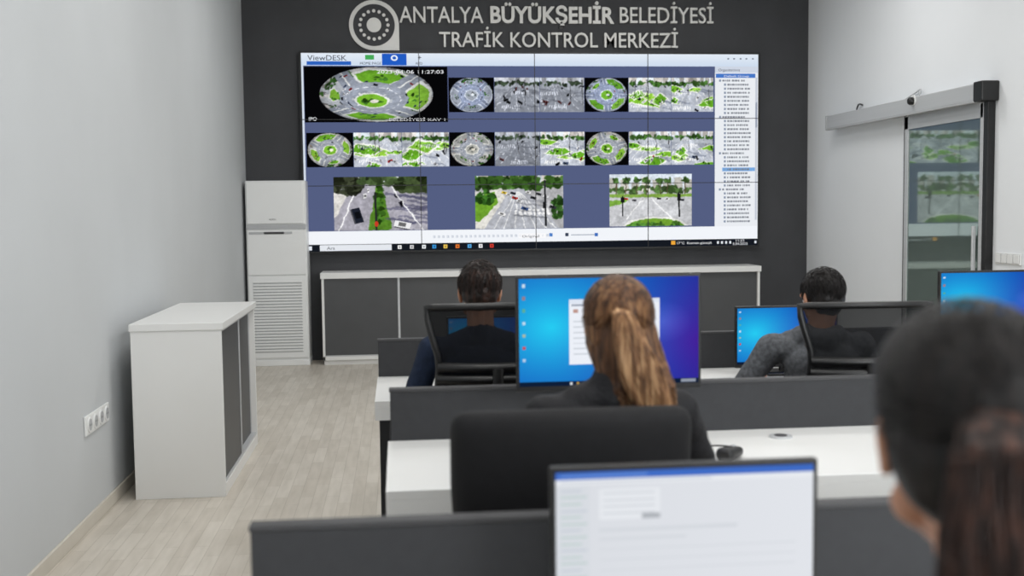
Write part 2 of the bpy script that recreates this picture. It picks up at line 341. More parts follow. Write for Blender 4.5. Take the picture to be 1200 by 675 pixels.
# ------------------------------------------------------------------ video wall
SX0,SX1,SZ0,SZ1,SY=-.9687,3.8863,1.1477,3.2027,11.61
vw=group('video_wall',((SX0+SX1)/2,SY,SZ0))
box('housing',SX0-.012,SX1+.012,SY+.004,YB,SZ0-.012,SZ1+.012,M['black'],vw)
tw=(SX1-SX0)/4; th=(SZ1-SZ0)/3
for i in range(4):
    for j in range(3):
        box('panel_%d'%(i*3+j+1),SX0+i*tw,SX0+(i+1)*tw,SY,SY+.01,SZ0+j*th,SZ0+(j+1)*th,M['black'],vw)
# the picture on the wall is laid out as 535 x 231.5 units
VX=lambda x: SX0+(x-353.)/535.*(SX1-SX0)
VZ=lambda y: SZ1-(y-62.)/231.5*(SZ1-SZ0)
fl=Flat(); L=[SY-.0015*k for k in range(1,8)]
def R(x0,x1,y0,y1,c,l=0): fl.rect(VX(x0),VX(x1),VZ(y1),VZ(y0),c,L[l])
R(353.7,887.5,62.5,293,(84,94,130))
for i in range(16):
    t=i/15.; R(353.7,887.5,62.5+i*.9,63.5+i*.9,(228-22*t,236-16*t,246-8*t),1)
R(353.7,356,77,270,(214,222,234),1)
R(360,410,72,76.3,(40,96,190),2)
R(445,473,63,76.5,(34,92,196),2); fl.ell(VX(459),VZ(68),.036,.03,(232,240,250),L[3]); fl.ell(VX(459),VZ(68),.02,.016,(34,92,196),L[4])
R(426,436,64.5,70,(70,170,90),2)
for x in (850,857,865,872,880): R(x,x+2,67,68.5,(70,80,100),2)
R(353.7,887.5,269.5,286,(242,245,250),1)
for i in range(26):
    x=500+i*5.3; R(x,x+2.8,276,279,(204,210,220),2)
    R(x+.6,x+1.2,277,278.4,(235,238,244),3)
R(600,632,275,280.5,(250,250,252),2); R(636,640,275,279,(80,130,200),3); R(655,659,275,279,(60,70,90),3); R(662,690,277,278,(150,160,176),3); R(690,694,275.5,279.5,(60,110,190),3)
R(835,887.5,77,269.5,(234,237,242),1); R(835,887.5,77,84.5,(206,214,228),2); R(836,884,85.5,90.5,(70,120,200),2); R(884.2,886.4,90,262,(196,202,214),2); R(884.2,886.4,120,150,(150,160,178),3)
rr_=random.Random(5)
for i in range(36):
    y=92.5+i*4.85; ind=840 if i%9==0 else 846
    R(ind,ind+2.4,y,y+2.6,(130,144,166),2); x=ind+4
    if i in (22,): R(844,884,y-.8,y+3.6,(120,170,225),2)
    while x<ind+30:
        w=rr_.choice((1.2,1.8,2.4,3.0)); R(x,x+w,y+.3,y+2.4,(124,130,140),3); x+=w+.7
        if rr_.random()<.12: x+=1.4
R(353.7,887.5,285,293,(22,26,34),2); R(370,452,285.6,292.6,(228,232,238),3); R(356,361,286.8,291.6,(230,236,244),3)
for k,(x,c) in enumerate(((459,(240,240,240)),(473,(210,210,214)),(487,(240,244,248)),(499,(60,150,220)),(512,(240,200,90)),(526,(230,120,50)),(540,(90,170,230)),(553,(240,240,244)),(566,(210,60,50)))): 
    R(x,x+4.4,286.9,291.3,c,3); R(x+1.4,x+3.2,288.2,290.2,tuple(v*.6 for v in c),4)
R(782,787,286.4,291,(240,170,60),3)
for x in (838,843,848,853,884): R(x-.2,x+2.2,287.6,290.8,(220,224,230),3)
fl.build('interface',EM,vw)
TXD=emat('screen_text_dark',(34,40,56)); TXW=emat('screen_text_white',(240,242,246)); TXB=emat('screen_text_blue',(60,90,140))
def VT(n,b,x,y,h,w,m,l=5): text(n,b,VX(x),VZ(y),L[l],m,vw,width=w/535.*(SX1-SX0),height=h/231.5*(SZ1-SZ0))
VT('app_title','ViewDESK',361,71,6,44,TXD); VT('tab_home','HOME PAGE',420,75.8,3.2,24,TXD); VT('tab_add','ADD',483,75.8,3,8,TXD); VT('tab_plus','+',486,70.5,4,4,TXD)
VT('tree_title','Organizations',839,82.6,4,26,TXD); VT('tree_root','Default Group',846,89.6,3,30,TXW)
VT('weather','17°C  Kısmen güneşli',789,290.6,4,42,TXW); VT('clock','11:23',861,288.4,2.8,10,TXW); VT('date','5.04.2023',857,292.4,2.8,18,TXW); VT('search','Ara',378,291,3.6,9,TXD); VT('quality','Original',604,279.8,3.6,20,TXD)
def feed(n,im,x0,x1,y0,y1,l=2): img_mesh(n,im.a,VX(x0),VX(x1),VZ(y1),VZ(y0),L[l],EM,vw)
big=fisheye(300,124,21,1,.395,.492,(.97,.98,1.0),n=260,sh=(.04,-.10)); feed('feed_main',big,356.5,519.5,78,142.5)
VT('stamp_time','2023-04-06 11:27:03',439,86,4.0,76,TXW); VT('stamp_ipo','IPO',361,140.5,4,9,TXW); VT('stamp_place','BELEDİYESİ KAV 1',452,141,4,64,TXW)
xs=[520.5,573.5,626.5,679,731.5,782.5,833.5]
row1=['f0','j0','j0','f1','j1','j1']
for i,t in enumerate(row1):
    w,h=100,76
    im=fisheye(w,h,30+i,int(t[1]),.47,.5,(.94,.98,1.08)) if t[0]=='f' else junction(w,h,40+i,.9 if t[1]=='1' else 0,1.02 if t[1]=='1' else .93,t[1]=='0')
    feed('feed_a%d'%i,im,xs[i],xs[i+1]-.5,90.5,131)
xs2=[357.5,411,466,520.5]+xs[1:]
for i,t in enumerate(['f1','j1','j1','f0','j0','j1','f1','j1','j1']):
    w,h=100,76
    im=fisheye(w,h,60+i,int(t[1]),.47,.5) if t[0]=='f' else junction(w,h,71+i,.9 if t[1]=='1' else 0,1.04 if t[1]=='1' else .88,t[1]=='0')
    feed('feed_b%d'%i,im,xs2[i],xs2[i+1]-.5,154.5,194.5)
feed('feed_c1',street_a(200,122),387,494,206,269); feed('feed_c2',street_b(200,122),549.5,653,206,269); feed('feed_c3',street_c(190,118),708,807,205.5,268)
for i in (1,2,3): box('seam_v%d'%i,SX0+i*tw-.0035,SX0+i*tw+.0035,SY-.0125,SY,SZ0,SZ1,M['black'],vw)
for j in (1,2): box('seam_h%d'%j,SX0,SX1,SY-.0125,SY,SZ0+j*th-.0035,SZ0+j*th+.0035,M['black'],vw)
box('bezel_top',SX0-.015,SX1+.015,SY-.012,SY+.02,SZ1-.001,SZ1+.014,M['black'],vw); box('bezel_bottom',SX0-.015,SX1+.015,SY-.012,SY+.02,SZ0-.014,SZ0+.001,M['black'],vw)
box('bezel_left',SX0-.015,SX0+.001,SY-.012,SY+.02,SZ0,SZ1,M['black'],vw); box('bezel_right',SX1-.001,SX1+.015,SY-.012,SY+.02,SZ0,SZ1,M['black'],vw)

# ------------------------------------------------------------------ lettering
sg=group('wall_lettering',(1.7,YB,3.5)); yt=YB-.02
o=text('line_1a','ANTALYA',.055,3.525,yt,M['silver'],sg,size=.2,width=.875,height=.165,ext=.02,bold=.001); sy_=o['sy']
text('line_1b','BÜYÜKŞEHİR',1.005,3.53,yt,M['silver'],sg,size=.2,width=1.32,sy=sy_,ext=.02,bold=.0055)
text('line_1c','BELEDİYESİ',2.385,3.535,yt,M['silver'],sg,size=.2,width=1.02,sy=sy_,ext=.02,bold=.001)
text('line_2a','TRAFİK KONTROL MERKEZİ',.465,3.275,yt,M['silver'],sg,size=.2,width=2.55,sy=sy_*.94,ext=.02,bold=.001)
em=group('wall_emblem',(-.21,YB,3.495))
def disc(name,cx,cz,r,y0,y1,m,g,n=64,square=False,r2=0):
    bm=bmesh.new(); pts=[]
    if square:
        for i in range(n+1):
            a=math.radians(270-(i/n)*270) ; pts.append((cx+r*math.cos(a),cz+r*math.sin(a)))
        pts.append((cx+r,cz-r))
    else: pts=[(cx+r*math.cos(2*math.pi*i/n),cz+r*math.sin(2*math.pi*i/n)) for i in range(n)]
    vs=[bm.verts.new((p[0],y1,p[1])) for p in pts]; f=bm.faces.new(vs); e=bmesh.ops.extrude_face_region(bm,geom=[f])
    for v in [q for q in e['geom'] if isinstance(q,bmesh.types.BMVert)]: v.co.y=y0
    bmesh.ops.recalc_face_normals(bm,faces=bm.faces); me=bpy.data.meshes.new(name); bm.to_mesh(me); bm.free(); return mkobj(name,me,m,g)
disc('plate',-.21,3.495,.258,YB-.03,YB,M['silver'],em,square=True)
disc('disc',-.21,3.495,.215,YB-.036,YB-.029,M['wall_dark'],em)
disc('center',-.21,3.495,.075,YB-.045,YB-.035,M['silver'],em)
for i in range(16):
    a=i*math.pi/8; disc('dot_%d'%(i+1),-.21+.145*math.cos(a),3.495+.145*math.sin(a),.017,YB-.045,YB-.035,M['silver'],em,n=16)

# ------------------------------------------------------------------ air conditioner
ac=group('floor_standing_air_conditioner',(-1.23,11.5,0))
ax0,ax1,ay0,ay1=-1.53,-.925,11.32,11.68
box('body',ax0,ax1,ay0+.015,ay1,.05,1.885,M['white_ac'],ac,bev=.012)
box('base',ax0-.005,ax1+.005,ay0,ay1,0,.06,M['white_ac'],ac,bev=.006)
box('upper_panel',ax0+.012,ax1-.03,ay0,ay0+.02,1.45,1.87,M['white_ac'],ac,bev=.006)
box('seam_gap',ax0+.005,ax1-.005,ay0+.006,ay0+.018,1.395,1.442,M['grey_lt'],ac)
box('vent_panel',ax0+.012,ax1-.012,ay0,ay0+.02,.93,1.385,M['white_ac'],ac,bev=.005)
box('display_strip',ax0+.03,ax0+.46,ay0-.003,ay0,1.345,1.368,M['grey_lt'],ac)
box('display',ax0+.18,ax0+.38,ay0-.005,ay0-.001,1.345,1.368,M['dk'],ac)
text('maker','NORVA',ax0+.235,1.485,ay0-.002,M['dk'],ac,width=.07,height=.016)
box('lower_frame',ax0+.012,ax1-.012,ay0,ay0+.02,.08,.92,M['white_ac'],ac,bev=.005)
box('grille_recess',ax0+.06,ax1-.06,ay0-.001,ay0+.004,.14,.87,M['grey_lt'],ac)
for i in range(24):
    z=.15+i*.0305; o=box('louver_%02d'%(i+1),ax0+.06,ax1-.06,ay0-.010,ay0+.002,z,z+.019,M['white_ac'],ac,bev=.002,seg=1)
# ------------------------------------------------------------------ back cabinets
cx0,cx1,cy0=-.785,3.80,11.27
sb=group('low_sideboard_cabinet',((cx0+cx1)/2,11.45,0))
box('top',cx0-.01,cx1+.01,cy0-.015,YB-.005,.885,.945,M['white'],sb,bev=.003)
box('plinth',cx0+.01,cx1-.01,cy0+.03,YB-.02,0,.06,M['white'],sb)
box('bottom',cx0,cx1,cy0,YB-.01,.05,.09,M['white'],sb,bev=.002); box('back',cx0,cx1,YB-.03,YB-.01,.08,.9,M['white'],sb)
n=3; wd=(cx1-cx0)/n
for i in range(n+1):
    x=min(max(cx0+i*wd-.012,cx0),cx1-.025); box('side_%d'%i,x,x+.025,cy0,YB-.02,.05,.89,M['white'],sb,bev=.002)
for i in range(n):
    a=cx0+i*wd+.02; b=a+wd-.03; md=(a+b)/2
    box('door_back_%d'%i,md-.03,b,cy0+.035,cy0+.05,.09,.885,M['door_grey'],sb); box('door_front_%d'%i,a,md+.02,cy0+.01,cy0+.025,.09,.885,M['door_grey'],sb)
    box('stile_%d'%i,md,md+.022,cy0+.004,cy0+.026,.09,.885,M['alu'],sb); box('track_%d'%i,a,b,cy0+.0,cy0+.055,.088,.1,M['alu'],sb)
# ------------------------------------------------------------------ left cabinet (sliding doors on the +X side)
lc=group('sliding_door_cabinet',(-1.21,6.8,0)); a0,a1,b0,b1,hh=-1.456,-.9725,6.105,7.50,.9675
box('top',a0-.005,a1+.012,b0-.012,b1+.01,hh-.04,hh,M['white'],lc,bev=.003)
box('end_front',a0,a1,b0,b0+.025,0,hh-.04,M['white'],lc,bev=.002); box('end_back',a0,a1,b1-.025,b1,0,hh-.04,M['white'],lc,bev=.002)
box('back',a0,a0+.02,b0+.02,b1-.02,.0,hh-.04,M['white'],lc); box('bottom',a0+.01,a1,b0+.02,b1-.02,0,.07,M['white'],lc,bev=.002)
bm_=(b0+b1)/2
box('door_near',a1-.03,a1-.012,b0+.028,bm_+.03,.085,hh-.05,M['door_grey'],lc); box('door_far',a1-.055,a1-.038,bm_-.03,b1-.028,.085,hh-.05,M['door_grey'],lc)
for i,y in enumerate((b0+.03,bm_+.012)): box('handle_%d'%i,a1-.032,a1-.006,y,y+.022,.085,hh-.05,M['alu'],lc,bev=.002)
box('handle_2',a1-.056,a1-.034,b1-.055,b1-.03,.085,hh-.05,M['alu'],lc)
box('track_bottom',a1-.06,a1-.004,b0+.026,b1-.026,.07,.085,M['alu'],lc); box('track_top',a1-.06,a1-.004,b0+.026,b1-.026,hh-.055,hh-.04,M['alu'],lc)

# ------------------------------------------------------------------ sockets, switches
so=group('wall_socket_strip',(XL,5.78,.515)); box('plate',XL,XL+.012,5.56,6.0,.465,.565,M['white_ac'],so,bev=.005)
for i in range(4):
    y=5.62+i*.107; cyl('ring_%d'%i,(XL+.011,y,.515),(XL+.018,y,.515),.04,.038,M['white_ac'],so); cyl('socket_%d'%i,(XL+.016,y,.515),(XL+.0185,y,.515),.03,.03,M['grey_lt'],so)
    for d in (-.01,.01): cyl('hole_%d_%d'%(i,d*100),(XL+.018,y+d,.515),(XL+.0192,y+d,.515),.004,.004,M['black'],so,n=8)
sw=group('light_switch',(XR,7.67,1.16)); box('plate',XR-.012,XR,7.50,7.84,1.12,1.205,M['white_ac'],sw,bev=.004)
for i in range(4): box('key_%d'%i,XR-.018,XR-.011,7.515+i*.08,7.585+i*.08,1.13,1.195,M['white_ac'],sw,bev=.003)
box('gap',XR-.0125,XR-.0118,7.512,7.828,1.128,1.197,M['grey_lt'],sw)

# ------------------------------------------------------------------ sliding door
def glass():
    m=bpy.data.materials.new('door_glass'); m.use_nodes=True; nt=m.node_tree; b=nt.nodes['Principled BSDF']
    tc=nt.nodes.new('ShaderNodeTexCoord'); n=nt.nodes.new('ShaderNodeTexNoise'); n.inputs['Scale'].default_value=.8; nt.links.new(tc.outputs['Object'],n.inputs['Vector'])
    r=nt.nodes.new('ShaderNodeValToRGB'); r.color_ramp.elements[0].color=hexl(130,148,142); r.color_ramp.elements[1].color=hexl(158,174,168); nt.links.new(n.outputs['Fac'],r.inputs[0])
    nt.links.new(r.outputs[0],b.inputs['Base Color']); b.inputs['Roughness'].default_value=.04; b.inputs['Metallic'].default_value=.65; return m
GL=glass()
dr=group('door_1',(XR,8.7,0))
box('glass_pane',XR-.05,XR-.035,7.98,9.22,.02,2.27,GL,dr)
box('stile_near',XR-.06,XR-.025,7.955,8.0,.01,2.33,M['alu'],dr,bev=.003); box('stile_far',XR-.06,XR-.025,9.19,9.25,.01,2.33,M['alu'],dr,bev=.003)
box('rail_top',XR-.06,XR-.025,7.96,9.25,2.22,2.34,M['alu'],dr,bev=.003); box('rail_bottom',XR-.06,XR-.025,7.96,9.25,.01,.09,M['alu'],dr,bev=.003)
box('jamb_near',XR-.06,XR,7.89,7.95,0,2.38,M['black'],dr,bev=.003); box('jamb_far',XR-.03,XR,9.28,9.33,0,2.36,M['dk'],dr,bev=.003)
box('handle',XR-.09,XR-.06,8.03,8.05,.9,1.4,M['alu'],dr,bev=.005)
box('track_housing',XR-.13,XR,7.96,10.85,2.345,2.475,M['alu'],dr,bev=.012); box('track_lip',XR-.14,XR-.1,7.96,10.85,2.33,2.352,M['grey_lt'],dr,bev=.004)
box('end_cap',XR-.14,XR,7.84,7.97,2.335,2.485,M['black'],dr,bev=.01)
box('end_cap_far',XR-.135,XR,10.84,10.87,2.34,2.48,M['grey_lt'],dr,bev=.006)
cyl('sensor_base',(XR-.14,8.95,2.445),(XR-.128,8.95,2.445),.045,.045,M['white_ac'],dr)
rbox('sensor_head',(XR-.15,8.95,2.44),(.034,.036,.034),.033,M['black'],dr,n=8)
curve('sensor_cable',[[(XR-.08,8.95,2.49),(XR-.03,9.0,2.56),(XR-.012,9.15,2.53),(XR-.02,9.3,2.5),(XR-.03,9.4,2.47)]],.006,M['grey_lt'],dr,kind='NURBS')
curve('bracket_hook',[[(XR-.03,10.35,2.47),(XR-.03,10.33,2.52),(XR-.03,10.28,2.55),(XR-.01,10.25,2.53)]],.008,M['dk'],dr,kind='NURBS')

# ------------------------------------------------------------------ desks
def desk(x0,x1,yn,yf,px0=None,thick=.085):
    g=group('office_desk',((x0+x1)/2,(yn+yf)/2,0)); px0=x0 if px0 is None else px0
    box('top',x0,x1,yn,yf,.74-.028,.74,M['white'],g,bev=.002); box('edge_front',x0,x1,yn,yn+.02,.74-thick,.7121,M['white'],g,bev=.001)
    box('edge_left',x0,x0+.02,yn+.02,yf,.74-thick,.7121,M['white'],g,bev=.001); box('edge_right',x1-.02,x1,yn+.02,yf,.74-thick,.7121,M['white'],g,bev=.001)
    box('partition',px0,x1,yf+.002,yf+.04,.0,.92,M['part'],g,bev=.004)
    box('partition_cap',px0-.003,x1+.003,yf-.001,yf+.043,.915,.928,M['dk'],g,bev=.003)
    k=max(2,int((x1-x0)/1.4)+1)
    for i in range(k):
        x=x0+.06+(x1-x0-.16)*i/(k-1); box('leg_%d'%i,x,x+.04,yn+.12,yf,.0,.712,M['part'],g,bev=.003)
    return g
desk(-.115,3.25,4.76,5.474,-.11); desk(-.05,2.75,3.207,3.92,-.04); desk(-.32,2.3,1.50,2.2314,-.31)
# ------------------------------------------------------------------ monitors
def desktop_img(w,h,seed=0,win=True):
    im=Im(w,h,(20,120,210)); X,Y=im.X,im.Y
    g=np.clip(1-np.hypot((X-.18)*1.1,(Y-.45)*.9),0,1)
    im.a[...,0]=.05+.10*g+ .25*np.clip(X-.65,0,1); im.a[...,1]=.22+.58*g**1.3; im.a[...,2]=.62+.33*g
    d=np.clip(1-np.hypot((X-1.0)*1.2,(Y-.6)*1.4),0,1)
    im.a[...,0]+=.12*d; im.a[...,1]-=.12*d; im.a[...,2]-=.05*d
    im.a[...]+=(np.clip(1-np.hypot((X-.8)*6,(Y-.42)*5),0,1)*.10)[...,None]
    for i in range(7): im.rect(.02,.036,.05+i*.115,.08+i*.115,[(225,235,242),(170,120,120),(100,175,140),(215,228,240),(190,190,150),(225,60,50),(200,215,235)][i],.85)
    if win:
        im.rect(.275,.78,.20,.80,(236,240,248)); im.rect(.275,.78,.20,.235,(222,230,243)); im.rect(.29,.38,.245,.26,(150,158,174)); im.rect(.30,.325,.29,.325,(190,150,140))
        for i in range(7): im.rect(.3,.62,.40+i*.05,.41+i*.05,(200,206,214))
        im.rect(.55,.64,.72,.76,(60,120,210))
    im.rect(0,1,.955,1,(14,30,56)); 
    for i in range(12): im.rect(.28+i*.035,.294+i*.035,.967,.99,[(220,225,230),(210,170,80),(70,140,210),(190,80,80)][i%4])
    im.rect(.9,.985,.965,.99,(200,205,215),.7); im.a=np.clip(im.a,0,1); return im
def page_img(w,h):
    im=Im(w,h,(222,225,231)); im.a+= (im.X[...,None]-.5)*.03
    im.rect(0,1,0,.05,(64,108,196)); im.rect(.02,.35,.012,.038,(110,146,214),.6); im.rect(0,1,.05,.085,(232,235,240)); im.rect(.02,.6,.06,.075,(208,212,220))
    im.rect(.0,.13,.085,.95,(216,220,226))
    for i in range(14): im.rect(.02,.10+.02*(i%2),.12+i*.045,.132+i*.045,(168,194,186) if i%3 else (182,190,204),.6)
    im.rect(.165,.40,.12,.33,(230,233,238)); 
    for i in range(4): im.rect(.18,.38,.145+i*.045,.158+i*.045,(210,214,220))
    im.rect(.33,.40,.295,.33,(176,180,186)); im.rect(.165,.7,.39,.41,(212,216,222)); im.rect(.165,.5,.45,.47,(212,216,222))
    for i in range(5): im.rect(.165,.93,.53+i*.07,.535+i*.07,(210,214,220))
    im.rect(0,1,.955,1,(30,36,50)); return im
def monitor(cx,y,zt,w,h,img,tilt=0,zdesk=.74,bez=.010,chin=.018):
    g=group('computer_monitor',(cx,y,zdesk)); zb=zt-h-zdesk; zt_=zt-zdesk
    box('shell',-w/2-bez,w/2+bez,0,.022,zb-chin,zt_+bez,M['black'],g,bev=.004,local=True)
    rbox('rear_hump',(0,.032,(zb+zt_)/2),(w*.3,.018,h*.3),.015,M['black'],g,local=True,n=6)
    img_mesh('display',img.a,-w/2,w/2,zb,zt_,-.001,EM,g,local=True)
    box('stand_neck',-.025,.025,.03,.045,.01,(zb+zt_)/2,M['black'],g,bev=.003,local=True)
    rbox('stand_foot',(0,.03,.008),(.11,.085,.0075),.007,M['black'],g,local=True,n=6)
    return g
monitor(.71,3.67,1.33,.62,.367,desktop_img(300,176)); 
monitor(.54,2.03,1.065,.505,.285,page_img(300,170))
monitor(1.89,5.2,1.07,.50,.275,desktop_img(150,84,win=False))
monitor(2.98,5.2,1.225,.60,.34,desktop_img(150,84,win=False))
monitor(.46,5.2,1.05,.46,.26,desktop_img(150,84,win=False))
def keyboard(cx,cy,z=.7405):
    g=group('computer_keyboard',(cx,cy,z)); box('base',-.22,.22,-.07,.07,0,.014,M['black'],g,bev=.004,local=True)
    bm=bmesh.new()
    for r in range(5):
        for c in range(16):
            q=bmesh.ops.create_cube(bm,size=1)['verts']
            for v in q: v.co=Vector((-.2+c*.0267+v.co.x*.021,-.052+r*.026+v.co.y*.021,.017+v.co.z*.008))
    me=bpy.data.meshes.new('keys'); bm.to_mesh(me); bm.free(); mkobj('keys',me,M['blackm'],g,True)
keyboard(.62,3.44); keyboard(.55,1.80)
def mouse(cx,cy,yaw,cable):
    g=group('computer_mouse',(cx,cy,.74),(0,0,yaw))
    def fn(q): 
        q=q.copy(); q.z=q.z*(1-.25*(q.y/.06)) if q.z>0 else q.z; q.x*=1-.12*(q.y/.06)**2; return q
    rbox('body',(0,0,.019),(.032,.057,.0185),.0175,M['black'],g,local=True,n=10,fn=fn)
    cyl('wheel',(-.004,.03,.033),(.004,.03,.033),.009,.009,M['grey_lt'],g,local=True,n=12)
    curve('cable',[cable],.0025,M['black'],g,local=True,kind='NURBS')
mouse(1.07,3.47,-.7,[(0,.055,.012),(-.03,.09,.004),(-.02,.13,.003),(-.08,.17,.003),(-.15,.12,.003),(-.17,.05,.003)])
mouse(.93,1.72,0,[(0,.055,.012),(.02,.12,.004),(0,.2,.003),(-.05,.26,.003)])
gp=group('cable_grommet',(1.35,3.77,.74)); cyl('ring',(0,0,0),(0,0,.006),.042,.040,M['alu'],gp,local=True); cyl('cap',(0,0,.005),(0,0,.008),.024,.022,M['dk'],gp,local=True)

# ------------------------------------------------------------------ chairs
def chair_base(g):
    for i in range(5):
        a=i*2*math.pi/5+.3; e=(.29*math.cos(a),.29*math.sin(a))
        curve('foot_%d'%i,[[(0,0,.11),(e[0]*.5,e[1]*.5,.105),(e[0],e[1],.075)]],.02,M['black'],g,local=True,radii=[1.2,1,.7])
        cyl('caster_%d'%i,(e[0]-.012*math.sin(a),e[1]+.012*math.cos(a),.03),(e[0]+.012*math.sin(a),e[1]-.012*math.cos(a),.03),.03,.03,M['rubber'],g,local=True,n=16)
        cyl('caster_pin_%d'%i,(e[0],e[1],.03),(e[0],e[1],.085),.009,.009,M['alu'],g,local=True,n=8)
    cyl('gas_lift',(0,0,.09),(0,0,.42),.028,.022,M['black'],g,local=True); box('mechanism',-.09,.09,-.12,.1,.40,.43,M['black'],g,bev=.01,local=True)
def armrest(g,s,w=.29):
    curve('arm_support_%s'%('l' if s<0 else 'r'),[[(s*.18,0,.425),(s*w,0,.43),(s*(w+.01),-.02,.55),(s*w,-.02,.66)]],.015,M['black'],g,local=True,kind='NURBS')
    rbox('arm_pad_%s'%('l' if s<0 else 'r'),(s*w,.0,.672),(.035,.13,.014),.013,M['blackm'],g,local=True,n=6)
def padded_chair(x,y,yaw=0,w=.29,top=1.10):
    g=group('office_chair',(x,y,0),(0,0,yaw)); chair_base(g)
    rbox('seat',(0,0,.455),(.26,.25,.045),.04,M['blackm'],g,local=True,fn=lambda q:Vector((q.x,q.y,q.z-.02*(q.y/.25)**2 if q.y>0 else q.z)))
    hz=(top-.54)/2; cz=(top+.54)/2
    def fn(q):
        t=(q.z+hz)/(2*hz); return Vector((q.x*(.86+.14*min(1,t*1.6)),q.y+.06*(q.x/w)**2-.05*t,q.z-.012*(q.x/w)**2))
    rbox('backrest',(0,-.25,cz),(w,.045,hz),.042,M['blackm'],g,local=True,n=18,fn=fn)
    box('back_bar',-.04,.04,-.335,-.315,.40,.80,M['black'],g,bev=.008,local=True); box('back_link',-.04,.04,-.33,-.08,.395,.415,M['black'],g,bev=.006,local=True)
    armrest(g,-1,.30); armrest(g,1,.30); return g
def meshmat():
    m=mat('chair_mesh',(20,21,23),.9,var=.2,scale=50,spec=.15); nt=m.node_tree; b=nt.nodes['Principled BSDF']; b.inputs['Alpha'].default_value=.88; return m
MESH=meshmat()
def mesh_chair(x,y,yaw=0,top=1.18):
    g=group('mesh_office_chair',(x,y,0),(0,0,yaw)); chair_base(g)
    rbox('seat',(0,0,.455),(.25,.24,.04),.036,M['blackm'],g,local=True)
    zs=np.linspace(.58,top,14); 
    def hw(z):
        t=(z-.58)/(top-.58)
        return np.interp(t,[0,.3,.58,.66,.9,1],[.21,.235,.225,.22,.262,.268])
    def yb(z,u): t=(z-.58)/(top-.58); return -.25-.06*math.sin(t*math.pi*.8)-.03*t+.05*u*u
    V=[];F=[]; nu=9
    for z in zs:
        for i in range(nu): u=-1+2*i/(nu-1); V.append((u*hw(z),yb(z,u),z))
    for r in range(len(zs)-1):
        for i in range(nu-1): a=r*nu+i; F.append((a,a+1,a+1+nu,a+nu))
    me=bpy.data.meshes.new('mesh_back'); me.from_pydata(V,[],F); mkobj('mesh_back',me,MESH,g,True,smooth=True)
    out=[(-hw(z),yb(z,1),z) for z in zs]+[(u*hw(top),yb(top,u),top+.004*(1-u*u)) for u in np.linspace(-.9,.9,9)]+[(hw(z),yb(z,1),z) for z in zs[::-1]]+[(u*hw(.58),yb(.58,u),.58) for u in np.linspace(.8,-.8,7)]
    curve('frame',[out],.014,M['black'],g,local=True,cyclic=True,res=3)
    zb=.58+(top-.58)*.62
    curve('cross_bar',[[(u*hw(zb),yb(zb,u)-.006,zb) for u in np.linspace(-1,1,9)]],.02,M['black'],g,local=True,res=3)
    zb2=zb-.045
    curve('lumbar_bar',[[(u*hw(zb2),yb(zb2,u)-.012,zb2) for u in np.linspace(-1,1,9)]],.02,M['black'],g,local=True,res=3)
    curve('spine',[[(0,-.10,.40),(0,-.33,.42),(0,-.36,.6),(0,yb(zb,0)-.02,zb)]],.022,M['black'],g,local=True,kind='NURBS',res=3)
    armrest(g,-1,.28); armrest(g,1,.28); return g
padded_chair(.40,2.78,0,.288,1.105)
padded_chair(.66,1.02,0,.26,1.0)
mesh_chair(.37,4.50,0,1.19); mesh_chair(1.88,4.50,-.06,1.165)

# ------------------------------------------------------------------ people
def add_caps(V,F,p0,p1,r0,r1,n=14,flat=None):
    p0=Vector(p0);p1=Vector(p1); d=p1-p0
    q=Vector((0,0,1)).rotation_difference(d.normalized() if d.length>1e-6 else Vector((0,0,1)))
    rings=[]; k=5
    for i in range(1,k+1): a=-math.pi/2+math.pi/2*i/k; rings.append((p0,r0*math.cos(a),r0*math.sin(a)))
    for i in range(0,k): a=math.pi/2*i/k; rings.append((p1,r1*math.cos(a),r1*math.sin(a)))
    b=len(V); V.append(p0+q@Vector((0,0,-r0)))
    for c,r,h in rings:
        for j in range(n): t=2*math.pi*j/n; V.append(c+q@Vector((r*math.cos(t),r*math.sin(t),h)))
    V.append(p1+q@Vector((0,0,r1))); e=len(V)-1
    for j in range(n): F.append((b,b+1+(j+1)%n,b+1+j))
    for i in range(len(rings)-1):
        for j in range(n): a=b+1+i*n; F.append((a+j,a+(j+1)%n,a+n+(j+1)%n,a+n+j))
    a=b+1+(len(rings)-1)*n
    for j in range(n): F.append((a+j,a+(j+1)%n,e))
def add_ell(V,F,c,r,rot=None,n=18):
    b=len(V); c=Vector(c); k=12; rot=rot or Matrix.Identity(3)
    V.append(c+rot@Vector((0,0,-r[2])))
    for i in range(1,k):
        a=-math.pi/2+math.pi*i/k
        for j in range(n): t=2*math.pi*j/n; V.append(c+rot@Vector((r[0]*math.cos(a)*math.cos(t),r[1]*math.cos(a)*math.sin(t),r[2]*math.sin(a))))
    V.append(c+rot@Vector((0,0,r[2]))); e=len(V)-1
    for j in range(n): F.append((b,b+1+(j+1)%n,b+1+j))
    for i in range(k-2):
        for j in range(n): a=b+1+i*n; F.append((a+j,a+(j+1)%n,a+n+(j+1)%n,a+n+j))
    a=b+1+(k-2)*n
    for j in range(n): F.append((a+j,a+(j+1)%n,e))
